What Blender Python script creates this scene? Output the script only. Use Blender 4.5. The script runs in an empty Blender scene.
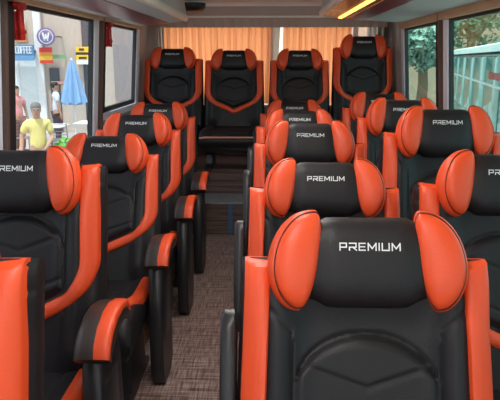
import bpy, bmesh, math, random
from mathutils import Vector, Matrix
R = math.radians
random.seed(7)
SC = bpy.context.scene
COL = SC.collection

# ------------------------------------------------------------------ materials
def mat(name, col, rough=.5, metal=0.0, bump=0.0, bscale=200., var=0.0, vscale=8., spec=.5, emit=None, estr=0.0, coat=0.0, trans=0.0):
    m = bpy.data.materials.new(name); m.use_nodes = True
    nt = m.node_tree; b = nt.nodes['Principled BSDF']
    b.inputs['Base Color'].default_value = (*col, 1)
    b.inputs['Roughness'].default_value = rough
    b.inputs['Metallic'].default_value = metal
    b.inputs['Specular IOR Level'].default_value = spec
    b.inputs['Coat Weight'].default_value = coat
    b.inputs['Transmission Weight'].default_value = trans
    if emit:
        b.inputs['Emission Color'].default_value = (*emit, 1)
        b.inputs['Emission Strength'].default_value = estr
    tc = nt.nodes.new('ShaderNodeTexCoord')
    if var > 0:
        n = nt.nodes.new('ShaderNodeTexNoise'); n.inputs['Scale'].default_value = vscale; n.inputs['Detail'].default_value = 4
        nt.links.new(tc.outputs['Object'], n.inputs['Vector'])
        mx = nt.nodes.new('ShaderNodeMix'); mx.data_type = 'RGBA'
        mx.inputs['A'].default_value = (*[c * (1 - var) for c in col], 1)
        mx.inputs['B'].default_value = (*[min(1, c * (1 + var)) for c in col], 1)
        nt.links.new(n.outputs['Fac'], mx.inputs['Factor'])
        nt.links.new(mx.outputs['Result'], b.inputs['Base Color'])
    if bump > 0:
        n = nt.nodes.new('ShaderNodeTexNoise'); n.inputs['Scale'].default_value = bscale; n.inputs['Detail'].default_value = 3
        nt.links.new(tc.outputs['Object'], n.inputs['Vector'])
        bp = nt.nodes.new('ShaderNodeBump'); bp.inputs['Strength'].default_value = bump; bp.inputs['Distance'].default_value = .002
        nt.links.new(n.outputs['Fac'], bp.inputs['Height'])
        nt.links.new(bp.outputs['Normal'], b.inputs['Normal'])
    return m

def glass(name, tint, refl=.06, rcol=(1, 1, 1)):
    m = bpy.data.materials.new(name); m.use_nodes = True
    nt = m.node_tree; nt.nodes.clear()
    o = nt.nodes.new('ShaderNodeOutputMaterial'); t = nt.nodes.new('ShaderNodeBsdfTransparent')
    g = nt.nodes.new('ShaderNodeBsdfGlossy'); mx = nt.nodes.new('ShaderNodeMixShader')
    t.inputs['Color'].default_value = (*tint, 1); g.inputs['Roughness'].default_value = .02
    g.inputs['Color'].default_value = (*rcol, 1)
    mx.inputs['Fac'].default_value = refl
    nt.links.new(t.outputs[0], mx.inputs[1]); nt.links.new(g.outputs[0], mx.inputs[2]); nt.links.new(mx.outputs[0], o.inputs[0])
    return m

def curtain_mat(name, col, tcol):
    m = bpy.data.materials.new(name); m.use_nodes = True
    nt = m.node_tree; nt.nodes.clear()
    o = nt.nodes.new('ShaderNodeOutputMaterial'); d = nt.nodes.new('ShaderNodeBsdfDiffuse')
    t = nt.nodes.new('ShaderNodeBsdfTranslucent'); mx = nt.nodes.new('ShaderNodeMixShader')
    d.inputs['Color'].default_value = (*col, 1); t.inputs['Color'].default_value = (*tcol, 1); mx.inputs['Fac'].default_value = .92
    tc = nt.nodes.new('ShaderNodeTexCoord'); n = nt.nodes.new('ShaderNodeTexNoise')
    mp = nt.nodes.new('ShaderNodeMapping'); mp.inputs['Scale'].default_value = (30, 30, 1.5)
    nt.links.new(tc.outputs['Object'], mp.inputs['Vector']); nt.links.new(mp.outputs['Vector'], n.inputs['Vector'])
    n.inputs['Scale'].default_value = 1.0
    m2 = nt.nodes.new('ShaderNodeMix'); m2.data_type = 'RGBA'
    m2.inputs['A'].default_value = (*[c * .88 for c in tcol], 1); m2.inputs['B'].default_value = (*tcol, 1)
    nt.links.new(n.outputs['Fac'], m2.inputs['Factor']); nt.links.new(m2.outputs['Result'], t.inputs['Color'])
    nt.links.new(d.outputs[0], mx.inputs[1]); nt.links.new(t.outputs[0], mx.inputs[2]); nt.links.new(mx.outputs[0], o.inputs[0])
    return m

def floor_mat():
    m = mat('woven_vinyl', (.07, .035, .03), rough=.35, spec=.5)
    nt = m.node_tree; b = nt.nodes['Principled BSDF']; tc = nt.nodes.new('ShaderNodeTexCoord')
    def nz(sx, sy, sc):
        mp = nt.nodes.new('ShaderNodeMapping'); mp.inputs['Scale'].default_value = (sx, sy, 1)
        n = nt.nodes.new('ShaderNodeTexNoise'); n.inputs['Scale'].default_value = sc; n.inputs['Detail'].default_value = 3
        nt.links.new(tc.outputs['Object'], mp.inputs['Vector']); nt.links.new(mp.outputs['Vector'], n.inputs['Vector']); return n
    a = nz(60, 4, 2.2); c = nz(3, 60, 1.6)
    mul = nt.nodes.new('ShaderNodeMath'); mul.operation = 'MULTIPLY'
    nt.links.new(a.outputs['Fac'], mul.inputs[0]); nt.links.new(c.outputs['Fac'], mul.inputs[1])
    cr = nt.nodes.new('ShaderNodeValToRGB')
    cr.color_ramp.elements[0].position = .14; cr.color_ramp.elements[0].color = (.075, .032, .026, 1)
    cr.color_ramp.elements[1].position = .40; cr.color_ramp.elements[1].color = (.52, .38, .345, 1)
    nt.links.new(mul.outputs[0], cr.inputs['Fac']); nt.links.new(cr.outputs['Color'], b.inputs['Base Color'])
    return m

def wood_mat(name, c1, c2):
    m = mat(name, c1, rough=.45)
    nt = m.node_tree; b = nt.nodes['Principled BSDF']; tc = nt.nodes.new('ShaderNodeTexCoord')
    mp = nt.nodes.new('ShaderNodeMapping'); mp.inputs['Scale'].default_value = (2, 60, 60)
    n = nt.nodes.new('ShaderNodeTexNoise'); n.inputs['Scale'].default_value = 1.2; n.inputs['Detail'].default_value = 4
    nt.links.new(tc.outputs['Object'], mp.inputs['Vector']); nt.links.new(mp.outputs['Vector'], n.inputs['Vector'])
    cr = nt.nodes.new('ShaderNodeValToRGB')
    cr.color_ramp.elements[0].position = .35; cr.color_ramp.elements[0].color = (*c1, 1)
    cr.color_ramp.elements[1].position = .65; cr.color_ramp.elements[1].color = (*c2, 1)
    nt.links.new(n.outputs['Fac'], cr.inputs['Fac']); nt.links.new(cr.outputs['Color'], b.inputs['Base Color'])
    return m

BLK = mat('black_leather', (.0135, .0125, .0145), rough=.46, bump=.25, bscale=260, spec=.32)
ORG = mat('orange_leather', (.80, .080, .018), rough=.42, bump=.2, bscale=260)
SEAM = mat('dark_seam', (.10, .012, .006), rough=.7)
WHT = mat('white_print', (.82, .84, .86), rough=.6)
PLA = mat('black_plastic', (.016, .016, .018), rough=.38, bump=.1, bscale=120)
BRN = mat('brown_black_leather', (.035, .024, .022), rough=.4, bump=.2, bscale=260)
PIPE = mat('salmon_piping', (.90, .38, .28), rough=.5)
STEEL = mat('dark_steel', (.05, .05, .055), rough=.4, metal=.6)
FLR = floor_mat()
WOOD = wood_mat('dark_laminate', (.070, .042, .036), (.20, .135, .115))
GREY = mat('grey_liner', (.62, .60, .60), rough=.7, var=.06)
DGREY = mat('grey_wall_panel', (.46, .42, .40), rough=.7, var=.08)
LINER = mat('pale_liner', (.80, .78, .75), rough=.55, var=.12, vscale=14)
MAROON = mat('maroon_panel', (.26, .075, .09), rough=.35)
LIP = mat('pale_lip', (.85, .80, .74), rough=.4)
BROWNP = mat('tan_pelmet', (.64, .39, .23), rough=.6, var=.2, vscale=5)
DBROWN = mat('dark_brown_strip', (.13, .08, .065), rough=.5)
SILV = mat('silver_strip', (.84, .87, 1.0), rough=.45)
RUB = mat('black_rubber', (.012, .012, .014), rough=.6)
GLS_L = glass('clear_window_glass', (.70, .74, .76), .06)
GLS_R = glass('teal_window_glass', (.66, .86, .84), .10, (.75, 1, .97))
GLS_F = glass('windscreen_glass', (.94, .96, .96), .04)
CUR = curtain_mat('orange_curtain', (.75, .26, .10), (1.0, .42, .185))
CURG = curtain_mat('grey_curtain', (.36, .31, .28), (.42, .36, .31))
CURW = curtain_mat('cream_curtain', (.70, .66, .58), (.75, .70, .62))
MAUVE = mat('mauve_valance', (.48, .35, .31), rough=.8)
NOSE = mat('worn_grey_nosing', (.34, .36, .40), rough=.35, metal=.3, var=.35, vscale=20)
BLUE = mat('blue_strip', (.05, .15, .30), rough=.3)
RED = mat('red_plastic', (.55, .015, .015), rough=.35)
GOLD = mat('warm_light_strip', (1, .55, .15), emit=(1, .40, .06), estr=2.8)
AMB = mat('amber_gloss_panel', (.42, .20, .08), rough=.25)
FILL = mat('fill_lamp_diffuser', (.9, .9, .9), emit=(1, .97, .92), estr=7.0)  # glow of the added fill lamps overhead, out of view

# ------------------------------------------------------------------ helpers
def link(o):
    COL.objects.link(o); return o
def tag(o, label=None, cat=None, group=None, kind=None):
    if label: o['label'] = label
    if cat: o['category'] = cat
    if group: o['group'] = group
    if kind: o['kind'] = kind
    return o
def empty(name, loc, rz=0, label=None, cat=None, group=None):
    o = link(bpy.data.objects.new(name, None)); o.location = loc; o.rotation_euler = (0, 0, rz)
    o.empty_display_size = .1
    return tag(o, label, cat, group)
def mk(name, bm, mats, parent=None, smooth=True, loc=None, rot=None):
    bmesh.ops.recalc_face_normals(bm, faces=bm.faces[:])
    me = bpy.data.meshes.new(name); bm.to_mesh(me); bm.free()
    if not isinstance(mats, (list, tuple)): mats = [mats]
    for m in mats: me.materials.append(m)
    if smooth:
        for p in me.polygons: p.use_smooth = True
        try: me.set_sharp_from_angle(angle=R(42))
        except Exception: pass
    o = link(bpy.data.objects.new(name, me))
    if parent: o.parent = parent
    if loc: o.location = loc
    if rot: o.rotation_euler = rot
    return o
def NB(): return bmesh.new()
def join(bm, b2, mi=0):
    vm = {v: bm.verts.new(v.co) for v in b2.verts}
    for f in b2.faces:
        try:
            nf = bm.faces.new([vm[v] for v in f.verts]); nf.material_index = mi
        except ValueError: pass
    b2.free()
def box(bm, x0, x1, y0, y1, z0, z1, bev=0.0, seg=2, mi=0, M=None):
    b = NB(); bmesh.ops.create_cube(b, size=1)
    for v in b.verts:
        v.co = Vector(((x0 + x1) / 2 + v.co.x * (x1 - x0), (y0 + y1) / 2 + v.co.y * (y1 - y0), (z0 + z1) / 2 + v.co.z * (z1 - z0)))
    if bev > 0: bmesh.ops.bevel(b, geom=b.edges[:], offset=bev, segments=seg, profile=.5, affect='EDGES')
    if M is not None: b.transform(M)
    join(bm, b, mi)
def loft(bm, rings, cap=True, mi=0, closed=True):
    vs = [[bm.verts.new(p) for p in r] for r in rings]
    n = len(rings[0])
    for a, b in zip(vs[:-1], vs[1:]):
        for i in range(n if closed else n - 1):
            j = (i + 1) % n
            f = bm.faces.new((a[i], a[j], b[j], b[i])); f.material_index = mi
    if cap and closed:
        for r in (vs[0], vs[-1]):
            f = bm.faces.new(r); f.material_index = mi
    return vs
def lathe(bm, prof, n=20, mi=0, c=(0, 0, 0), M=None):
    rings = []
    for r, z in prof:
        ring = []
        for i in range(n):
            a = 2 * math.pi * i / n
            p = Vector((r * math.cos(a), r * math.sin(a), z))
            if M is not None: p = M @ p
            ring.append(p + Vector(c))
        rings.append(ring)
    loft(bm, rings, True, mi)
def tube(bm, pts, r, n=8, mi=0):
    pts = [Vector(p) for p in pts]; rings = []
    rr = r if isinstance(r, (list, tuple)) else [r] * len(pts)
    for i, p in enumerate(pts):
        d = (pts[min(i + 1, len(pts) - 1)] - pts[max(i - 1, 0)]).normalized()
        up = Vector((0, 0, 1)) if abs(d.z) < .9 else Vector((1, 0, 0))
        a = d.cross(up).normalized(); b = a.cross(d)
        rings.append([p + (a * math.cos(2 * math.pi * k / n) + b * math.sin(2 * math.pi * k / n)) * rr[i] for k in range(n)])
    loft(bm, rings, True, mi)
def prism(bm, prof, y0, y1, mi=0):           # (x,z) profile extruded along y
    loft(bm, [[(x, y0, z) for x, z in prof], [(x, y1, z) for x, z in prof]], True, mi)
def sm(a, b, x):
    t = max(0, min(1, (x - a) / (b - a))); return t * t * (3 - 2 * t)
def copy_tree(o, parent=None):
    c = o.copy(); link(c)
    if parent: c.parent = parent
    for ch in list(o.children): copy_tree(ch, c)
    return c

# ------------------------------------------------------------------ the seat
# back frame: x across, z up along the back, -y out of its front face
TOPV = .655
def hw(v): return .272 - .010 * sm(.2, .7, v)
def arch(u): return .37 + .125 * math.sqrt(max(0, 1 - (u / .150) ** 2)) if abs(u) < .150 else .37
def fsurf(u, v, flat=False):
    s = abs(u) / hw(v)
    w = .012
    w += .034 * math.exp(-((abs(u) - .185) / .042) ** 2) * sm(-.02, .1, v) * (1 - .75 * sm(.48, .62, v))
    # raised arched centre panel
    d = min(.150 - abs(u), (arch(u) - v) * .8) if abs(u) < .150 else -abs(abs(u) - .150)
    if abs(u) < .150: d = min(d, (v - .16 - .48 * abs(u) - .035) * .8)
    if not flat:
        w += .014 * sm(-.006, .024, d)
        w -= .006 * math.exp(-(d / .006) ** 2) * (1 if .2 < v < .5 else 0)
        if d > .006:
            vv = .385 + .34 * abs(u)
            w -= .004 * math.exp(-((v - vv) / .006) ** 2)
            w -= .004 * math.exp(-((v - vv + .13) / .006) ** 2)
        if abs(u) > .150:                       # curved seam from panel shoulder to the outer edge
            vv = .50 + .9 * (abs(u) - .150)
            w -= .005 * math.exp(-((v - vv) / .006) ** 2)
    w += .012 * sm(.50, .60, v)
    w -= .035 * sm(.90, 1.0, s) ** 2
    w -= .014 * sm(TOPV - .03, TOPV, v)
    return w

def build_backrest(parent):
    bm = NB(); NU, NV = 110, 130
    g = []
    for j in range(NV + 1):
        v = TOPV * j / NV; row = []
        for i in range(NU + 1):
            u = (2 * i / NU - 1) * hw(v)
            row.append(bm.verts.new((u, -fsurf(u, v), v)))
        g.append(row)
    for j in range(NV):
        for i in range(NU):
            bm.faces.new((g[j][i], g[j][i + 1], g[j + 1][i + 1], g[j + 1][i]))
    loop = g[0][:] + [g[j][NU] for j in range(1, NV + 1)] + [g[NV][i] for i in range(NU - 1, -1, -1)] + [g[j][0] for j in range(NV - 1, 0, -1)]
    prev = loop
    for yy, k in ((.04, 1.0), (.07, .985), (.085, .94)):
        ring = [bm.verts.new((p.co.x * k, yy, .33 + (p.co.z - .33) * k)) for p in loop]
        for a in range(len(loop)):
            b = (a + 1) % len(loop)
            bm.faces.new((prev[a], prev[b], ring[b], ring[a]))
        prev = ring
    bm.faces.new(prev)
    return mk('backrest', bm, BLK, parent)

def build_trim():
    # one continuous band: down one side, V across the lumbar, up the other side
    half = []
    ctr = lambda v: hw(v) - .036
    for k in range(12):
        v = .635 - k * (.635 - .365) / 11; half.append((ctr(v), v, .0275))
    p0 = (ctr(.365), .365); p1 = (ctr(.30), .295); p2 = (.165, .240)
    for k in range(1, 9):
        t = k / 8
        half.append(((1 - t) ** 2 * p0[0] + 2 * t * (1 - t) * p1[0] + t * t * p2[0], (1 - t) ** 2 * p0[1] + 2 * t * (1 - t) * p1[1] + t * t * p2[1], .0275 - .005 * t))
    for k in range(1, 10):
        t = k / 9; half.append((.165 * (1 - t), .240 - .080 * t, .0225))
    path = half + [(-u, v, w) for u, v, w in half[-2::-1]]
    bm = NB(); rings = []; n = len(path); C = [-1, -.97, -.85, -.5, 0, .5, .85, .97, 1]
    for i, (u, v, hwid) in enumerate(path):
        a = path[max(0, i - 1)]; b = path[min(n - 1, i + 1)]
        d = Vector((b[0] - a[0], b[1] - a[1])).normalized(); nn = Vector((d.y, -d.x))
        ring = []
        for c in C:
            uu, vv = u + nn.x * c * hwid, v + nn.y * c * hwid
            base = max(fsurf(uu * .93, vv, True), .016)
            ring.append((uu, -(base + .013 * (1 - abs(c) ** 5) - (.035 if abs(c) == 1 else 0)), vv))
        rings.append(ring)
    # run the two ends back over the shoulders
    def shoulder(ring):
        out = []
        for dv, ww in ((.012, .012), (.020, -.002), (.021, -.022)):
            out.append([(p[0], -(ww + (.010 if 0 < k < len(ring) - 1 else 0)), p[2] + dv * (1 if 0 < k < len(ring) - 1 else .7)) for k, p in enumerate(ring)])
        return out
    rings = shoulder(rings[0])[::-1] + rings + shoulder(rings[-1])
    loft(bm, rings, False, closed=False)
    return bm

HV, HH, HC, HD, HE = .648, .097, .020, .060, 2.9
def hfront(u, v):
    t = abs((v - HV) / HH)
    return HC + HD * max(0, 1 - t ** HE) ** (1 / HE) - .012 * (1 - (u / .12) ** 2) * 0
def build_headrest(parent):
    bm = NB(); rings = []
    for i in range(13):
        u = -.125 + .25 * i / 12; e = 1 - .22 * sm(.075, .125, abs(u)); dip = -.004 * (1 - (u / .125) ** 2)
        ring = []
        for k in range(40):
            a = 2 * math.pi * k / 40; ca, sa = math.cos(a), math.sin(a)
            p = 2 / HE
            dv = HH * math.copysign(abs(sa) ** p, sa) * e; dw = HD * math.copysign(abs(ca) ** p, ca) * e
            ring.append((u, -(HC + dw), HV + dv + (dip if sa > 0 else 0)))
        rings.append(ring)
    loft(bm, rings)
    return mk('headrest', bm, BLK, parent)
def wing_bm(side, fold):
    bm = NB(); A, B = .064, .104; N = 44
    def outline(k):
        a = 2 * math.pi * k / N; ca, sa = math.cos(a), math.sin(a); p = 2 / 2.15
        x = math.copysign(abs(ca) ** p, ca); z = B * math.copysign(abs(sa) ** p, sa)
        x *= .074 if ca > 0 else .024                         # nearly straight inner edge, bulging outer edge
        if ca > 0: x *= 1 - .20 * max(0, -z / B) ** 1.5 + .03 * max(0, z / B)
        x += -.014 - .017 * (z / B)                           # leans in at the top
        return x, z
    prof = [(-.080, .60), (-.074, .80), (-.058, .94), (-.035, 1.02), (-.014, 1.02), (-.004, .965), (0, .925), (.003, .92), (.007, .925),
            (.013, .88), (.019, .78), (.024, .60), (.0268, .38), (.028, .15)]
    cr, sr = math.cos(fold), math.sin(fold); rings = []
    for n_, s in prof:
        ring = []
        for k in range(N):
            x, z = outline(k); x *= s; z *= s if s < .95 else (1 + (s - 1) * .6)
            # local: x outward, n_ forward; fold swings the outer edge forward
            X = x * cr - n_ * sr; W = x * sr + n_ * cr
            ring.append((side * (.137 + X), -(.060 + W), HV + .003 + z))
        rings.append(ring)
    loft(bm, rings)
    for f in bm.faces:
        f.material_index = 0
    # dark seam line
    vs = []
    ring = []
    for k in range(N + 1):
        x, z = outline(k % N); x *= .93; z *= .958
        X = x * cr - .0015 * sr; W = x * sr + .0015 * cr
        ring.append((side * (.137 + X), -(.060 + W), HV + .003 + z))
    tube(bm, ring, .0016, 6, 1)
    return bm
def lettering_bm():
    # PREMIUM in wide square strokes, laid on the curved front of the headrest
    bm = NB(); Hh, T = .0138, .0025
    L = {'P': [((0, 0), (0, 1)), ((0, 1), (1, 1)), ((1, 1), (1, .42)), ((1, .42), (0, .42))],
         'R': [((0, 0), (0, .42)), ((0, 1), (1, 1)), ((1, 1), (1, .42)), ((1, .42), (0, .42)), ((.5, .42), (1.05, 0))],
         'E': [((0, 0), (0, 1)), ((0, 1), (1, 1)), ((0, .5), (.9, .5)), ((0, 0), (1, 0))],
         'M': [((0, 0), (0, 1)), ((0, 1), (.5, .25)), ((.5, .25), (1, 1)), ((1, 1), (1, 0))],
         'I': [((0, 0), (0, 1))],
         'U': [((0, 1), (0, 0)), ((0, 0), (1, 0)), ((1, 0), (1, 1))]}
    W = {'P': .0128, 'R': .0132, 'E': .012, 'M': .0156, 'I': .0, 'U': .0138}
    gap = .0062; word = 'PREMIUM'; tot = sum(W[c] for c in word) + gap * 6
    x = -tot / 2; v0 = .672
    def P(u, v): return Vector((u, -(hfront(u, v) + .0012), v))
    for c in word:
        for (a, b) in L[c]:
            p = Vector((x + a[0] * W[c], v0 + a[1] * Hh)); q = Vector((x + b[0] * W[c], v0 + b[1] * Hh))
            d = (q - p).normalized(); nn = Vector((-d.y, d.x)) * T / 2; p = p - d * T / 2; q = q + d * T / 2
            m = 4; pr = None
            for i in range(m + 1):
                s = p.lerp(q, i / m)
                cur = (bm.verts.new(P(*(s + nn))), bm.verts.new(P(*(s - nn))))
                if pr: bm.faces.new((pr[0], pr[1], cur[1], cur[0]))
                pr = cur
        x += W[c] + gap
    return bm

CZ = .445      # cushion top
def ctop(x, y):
    z = CZ + .012 * math.exp(-((abs(x) - .20) / .04) ** 2)
    z += .015 * sm(-.30, -.46, y) if False else .012 * sm(-.15, -.40, y)
    z -= .06 * sm(-.44, -.52, y) ** 2 if False else .075 * max(0, (-y - .45) / .07) ** 2
    z -= .03 * sm(.235, .262, abs(x)) ** 2
    if abs(x) < .15:
        for yy in (-.16, -.29): z -= .006 * math.exp(-((y - yy - .25 * abs(x)) / .006) ** 2)
    z -= .008 * math.exp(-((abs(x) - .152) / .006) ** 2)
    return z
def build_cushion(parent):
    bm = NB(); NX, NY = 44, 40; g = []
    for j in range(NY + 1):
        y = .05 - .57 * j / NY; row = []
        for i in range(NX + 1):
            x = (2 * i / NX - 1) * .262
            row.append(bm.verts.new((x, y, ctop(x, y))))
        g.append(row)
    for j in range(NY):
        for i in range(NX): bm.faces.new((g[j][i], g[j][i + 1], g[j + 1][i + 1], g[j + 1][i]))
    loop = g[0][:] + [g[j][NX] for j in range(1, NY + 1)] + [g[NY][i] for i in range(NX - 1, -1, -1)] + [g[j][0] for j in range(NY - 1, 0, -1)]
    prev = loop
    for z, k in ((.36, 1.0), (.33, .985), (.315, .94)):
        ring = [bm.verts.new((p.co.x * k, -.235 + (p.co.y + .235) * k, z)) for p in loop]
        for a in range(len(loop)):
            b = (a + 1) % len(loop); bm.faces.new((prev[a], prev[b], ring[b], ring[a]))
        prev = ring
    bm.faces.new(prev)
    return mk('seat_cushion', bm, BLK, parent)
def cushion_trim_bm():
    bm = NB()
    C = [-1, -.97, -.85, -.5, 0, .5, .85, .97, 1]
    for s in (-1, 1):
        rings = []
        for k in range(26):
            t = k / 25; y = .03 - .548 * t
            cx = .232 - .075 * sm(.45, .85, t); wd = .026 + .022 * sm(.45, .9, t)
            ring = []
            for c in C:
                x = s * (cx + c * wd); x = max(-.264, min(.264, x))
                ring.append((x, y - .004, ctop(x * .97, y) + .010 * (1 - abs(c) ** 5) - (.02 if abs(c) == 1 else 0)))
            rings.append(ring)
        last = rings[-1]
        rings.append([(p[0], p[1] - .012, p[2] - .03) for p in last])
        rings.append([(p[0], p[1] - .012, p[2] - .055) for p in last])
        loft(bm, rings, False, closed=False)
    return bm

def make_seat(kind):
    root = empty('bus_seat', (0, 0, 0))
    piv = (0, 0, .42)
    back = build_backrest(root); back.location = piv
    mk('trim_band', build_trim(), ORG, back)
    hr = build_headrest(root); hr.location = piv
    for s in (-1, 1): mk('wing', wing_bm(s, R(14)), [ORG, SEAM], hr)
    mk('lettering', lettering_bm(), WHT, hr, smooth=False)
    cu = build_cushion(root)
    if kind != 'bench': mk('cushion_trim', cushion_trim_bm(), ORG, cu)
    bm = NB()
    if kind == 'bench': tube(bm, [(-.25, -.512, .398)] + [(x, -.518, .405) for x in (-.2, -.1, 0, .1, .2)] + [(.25, -.512, .398)], .008, 8)
    if kind == 'bench': mk('piping', bm, PIPE, cu)
    # base
    bm = NB(); box(bm, -.235, .235, -.46, .02, .26, .325, .015); mk('base', bm, PLA, root)
    zb = .0885 if kind == 'bench' else 0
    for s in (-1, 1):
        bm = NB()
        loft(bm, [[(s * .19 - .025, y0, z), (s * .19 + .025, y0, z), (s * .19 + .025, y1, z), (s * .19 - .025, y1, z)]
                  for z, y0, y1 in ((zb, -.44, .04), (zb + .03, -.44, .04), (zb + .05, -.34, -.04), (.22, -.32, -.06), (.27, -.40, 0))])
        mk('leg', bm, STEEL, root, smooth=False)
    if kind == 'aisle_left':
        # side console down to the floor with a padded armrest on the aisle side
        bm = NB(); rings = []
        for x, k in ((.275, .97), (.281, 1), (.326, 1), (.334, .96)):
            prof = [(.02, .60), (-.04, .62), (-.14, .60), (-.18, .56), (-.22, .30), (-.22, .10), (-.20, .02), (-.17, 0), (-.02, 0), (.03, .03), (.045, .2)]
            rings.append([(x, -.09 + (y + .09) * k, .3 + (z - .3) * k if z > .01 else 0) for y, z in prof])
        loft(bm, rings); con = mk('console', bm, PLA, root)
        bm = NB()
        box(bm, .326, .337, -.17, -.02, .22, .50, .008, 2)
        mk('console_moulding', bm, STEEL, con)
        bm = NB(); rings = []
        st = [(.03, .625, .020), (0, .648, .031), (-.05, .655, .036), (-.11, .650, .039), (-.16, .634, .040), (-.195, .612, .036), (-.213, .590, .024)]
        def pad(cx, wx, hk=1.0, sh=0.0, st=st):
            out = []
            for i, (y, z, h) in enumerate(st):
                ring = []
                a = st[max(0, i - 1)]; b = st[min(len(st) - 1, i + 1)]
                d = Vector((b[0] - a[0], b[1] - a[1])).normalized(); nn = Vector((d.y, -d.x))
                if nn.y < 0: nn = -nn
                for k in range(20):
                    t = 2 * math.pi * k / 20; ca, sa = math.cos(t), math.sin(t); p = 2 / 3.2
                    X = math.copysign(abs(ca) ** p, ca) * wx; Hn = math.copysign(abs(sa) ** p, sa) * h * hk + h * sh
                    ring.append((cx + X, y + nn.x * Hn, z + nn.y * Hn))
                out.append(ring)
            return out
        loft(bm, pad(.316, .052)); ar = mk('armrest', bm, BRN, root)
        bm = NB(); loft(bm, pad(.346, .024, .42, .70)); mk('orange_inlay', bm, ORG, ar)
    if kind == 'aisle_right':
        bm = NB(); rings = []
        for x, k in ((-.272, .9), (-.277, 1), (-.298, 1), (-.306, .85)):
            prof = []
            for i in range(24):
                t = 2 * math.pi * i / 24
                yy = .045 * math.cos(t); zz = .20 * math.copysign(abs(math.sin(t)) ** .55, math.sin(t))
                prof.append((x, .04 + yy * k, .34 + zz * (1 - (1 - k) * .3)))
            rings.append(prof)
        loft(bm, rings); ar = mk('folded_armrest', bm, PLA, root); ar.location = piv
    return root

def recline(root, deg, zs=1.0):
    for ch in root.children:
        if ch.name.split('.')[0] in ('backrest', 'headrest', 'folded_armrest'):
            ch.rotation_euler = (-R(deg), 0, 0)
    root.scale = (1, 1, 1)

proto = {k: None for k in ('aisle_left', 'aisle_right', 'plain', 'bench')}
def place_seat(kind, x, hy, dz, rec, label, group, sx=1.0, base_z=0.0, rz=0, dv=0, sz=None):
    if proto[kind] is None:
        proto[kind] = o = make_seat(kind)
    else:
        o = copy_tree(proto[kind])
    o.location = (x, hy - sx * (.65 * math.sin(R(rec)) - .06 * math.cos(R(rec))), base_z)
    o.rotation_euler = (0, 0, R(rz))
    recline(o, rec)
    o.scale = (sx if kind != 'bench' else 1.04, sx, sz or sx * (1 + dz / 1.12))
    if dv:
        for ch in o.children:
            if ch.name.split('.')[0] == 'headrest':
                ch.location = (0, dv * math.sin(R(rec)), .42 + dv * math.cos(R(rec)))
    tag(o, label, 'bus seat', group)
    return o
G = 'black and orange bus seats'
# right of the aisle
place_seat('aisle_right', .205, 1.17, -.01, 18, 'black and orange bus seat nearest the camera, its large headrest reading PREMIUM', G)
place_seat('aisle_right', .190, 1.97, -.03, 18, 'black and orange seat directly behind the foremost big seat right of the aisle', G)
place_seat('aisle_right', .188, 2.72, .022, 18, 'black and orange seat third from the front in the row right of the aisle', G)
place_seat('aisle_right', .180, 3.54, .01, 18, 'black and orange seat fourth from the front in the row right of the aisle', G)
place_seat('aisle_right', .190, 4.50, 0, 18, 'black and orange seat last and smallest in the row right of the aisle', G)
# right window column
place_seat('plain', .735, 1.84, .02, 18, 'black and orange window seat cut off by the right edge of the photo', G)
place_seat('plain', .750, 2.56, .10, 18, 'black and orange window seat second from the right edge, under the large teal window', G)
place_seat('plain', .762, 3.44, .08, 18, 'black and orange window seat third from the front along the right windows', G)
place_seat('plain', .770, 4.23, .07, 18, 'black and orange window seat last along the right windows, mostly hidden', G)
# left column
place_seat('aisle_left', -.690, .97, .055, 18, 'black and orange seat in the lower left corner, only one orange side band showing', G)
place_seat('aisle_left', -.802, 1.86, .075, 18, 'large black seat at left with PREMIUM cut off and a padded orange-edged armrest', G, dv=-.05)
place_seat('aisle_left', -.795, 2.86, -.03, 25, 'black and orange left seat behind the large one, more reclined under the pillar', G)
place_seat('aisle_left', -.785, 3.54, -.015, 18, 'black and orange left seat below the small second window', G)
place_seat('aisle_left', -.780, 4.23, 0, 18, 'black and orange left seat mostly hidden, last before the step', G)
# raised rear bench of four
RZ = .41
for x, l, sz, dv in ((-.896, 'black rear seat with orange V trim in the left back corner', .975, .005),
                     (-.327, 'black rear seat with orange V trim, facing straight down the open aisle', .962, 0),
                     (.280, 'black rear seat with orange V trim under the right orange curtain', .962, 0),
                     (.862, 'taller black rear seat with orange trim in the right back corner', 1.07, .0)):
    place_seat('bench', x, 5.68, 0, 13, l, 'rear bench seats', 1.08, RZ, 0, dv, sz)

# ------------------------------------------------------------------ the bus body
Y0, Y1 = -1.5, 5.98
def wx(z): return 1.235 - .075 * max(0, z - .9)        # inner wall face, leaning in above the waist
def wallbox(bm, side, y0, y1, z0, z1, a, b, mi=0):      # a,b = inward offset from wall face
    zs = [z0, z1] if z1 <= .9 or z0 >= .9 else [z0, .9, z1]
    rings = [[(side * (wx(z) - a), y0, z), (side * (wx(z) - b), y0, z), (side * (wx(z) - b), y1, z), (side * (wx(z) - a), y1, z)] for z in zs]
    loft(bm, rings, True, mi)
def struct(name, bm, m, label=None, parent=None, smooth=False):
    o = mk(name, bm, m, parent, smooth)
    if not parent: o['kind'] = 'structure'
    if label: o['label'] = label
    return o
bm = NB(); box(bm, -1.24, 1.24, Y0, 4.86, -.06, 0); struct('floor', bm, FLR)
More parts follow.
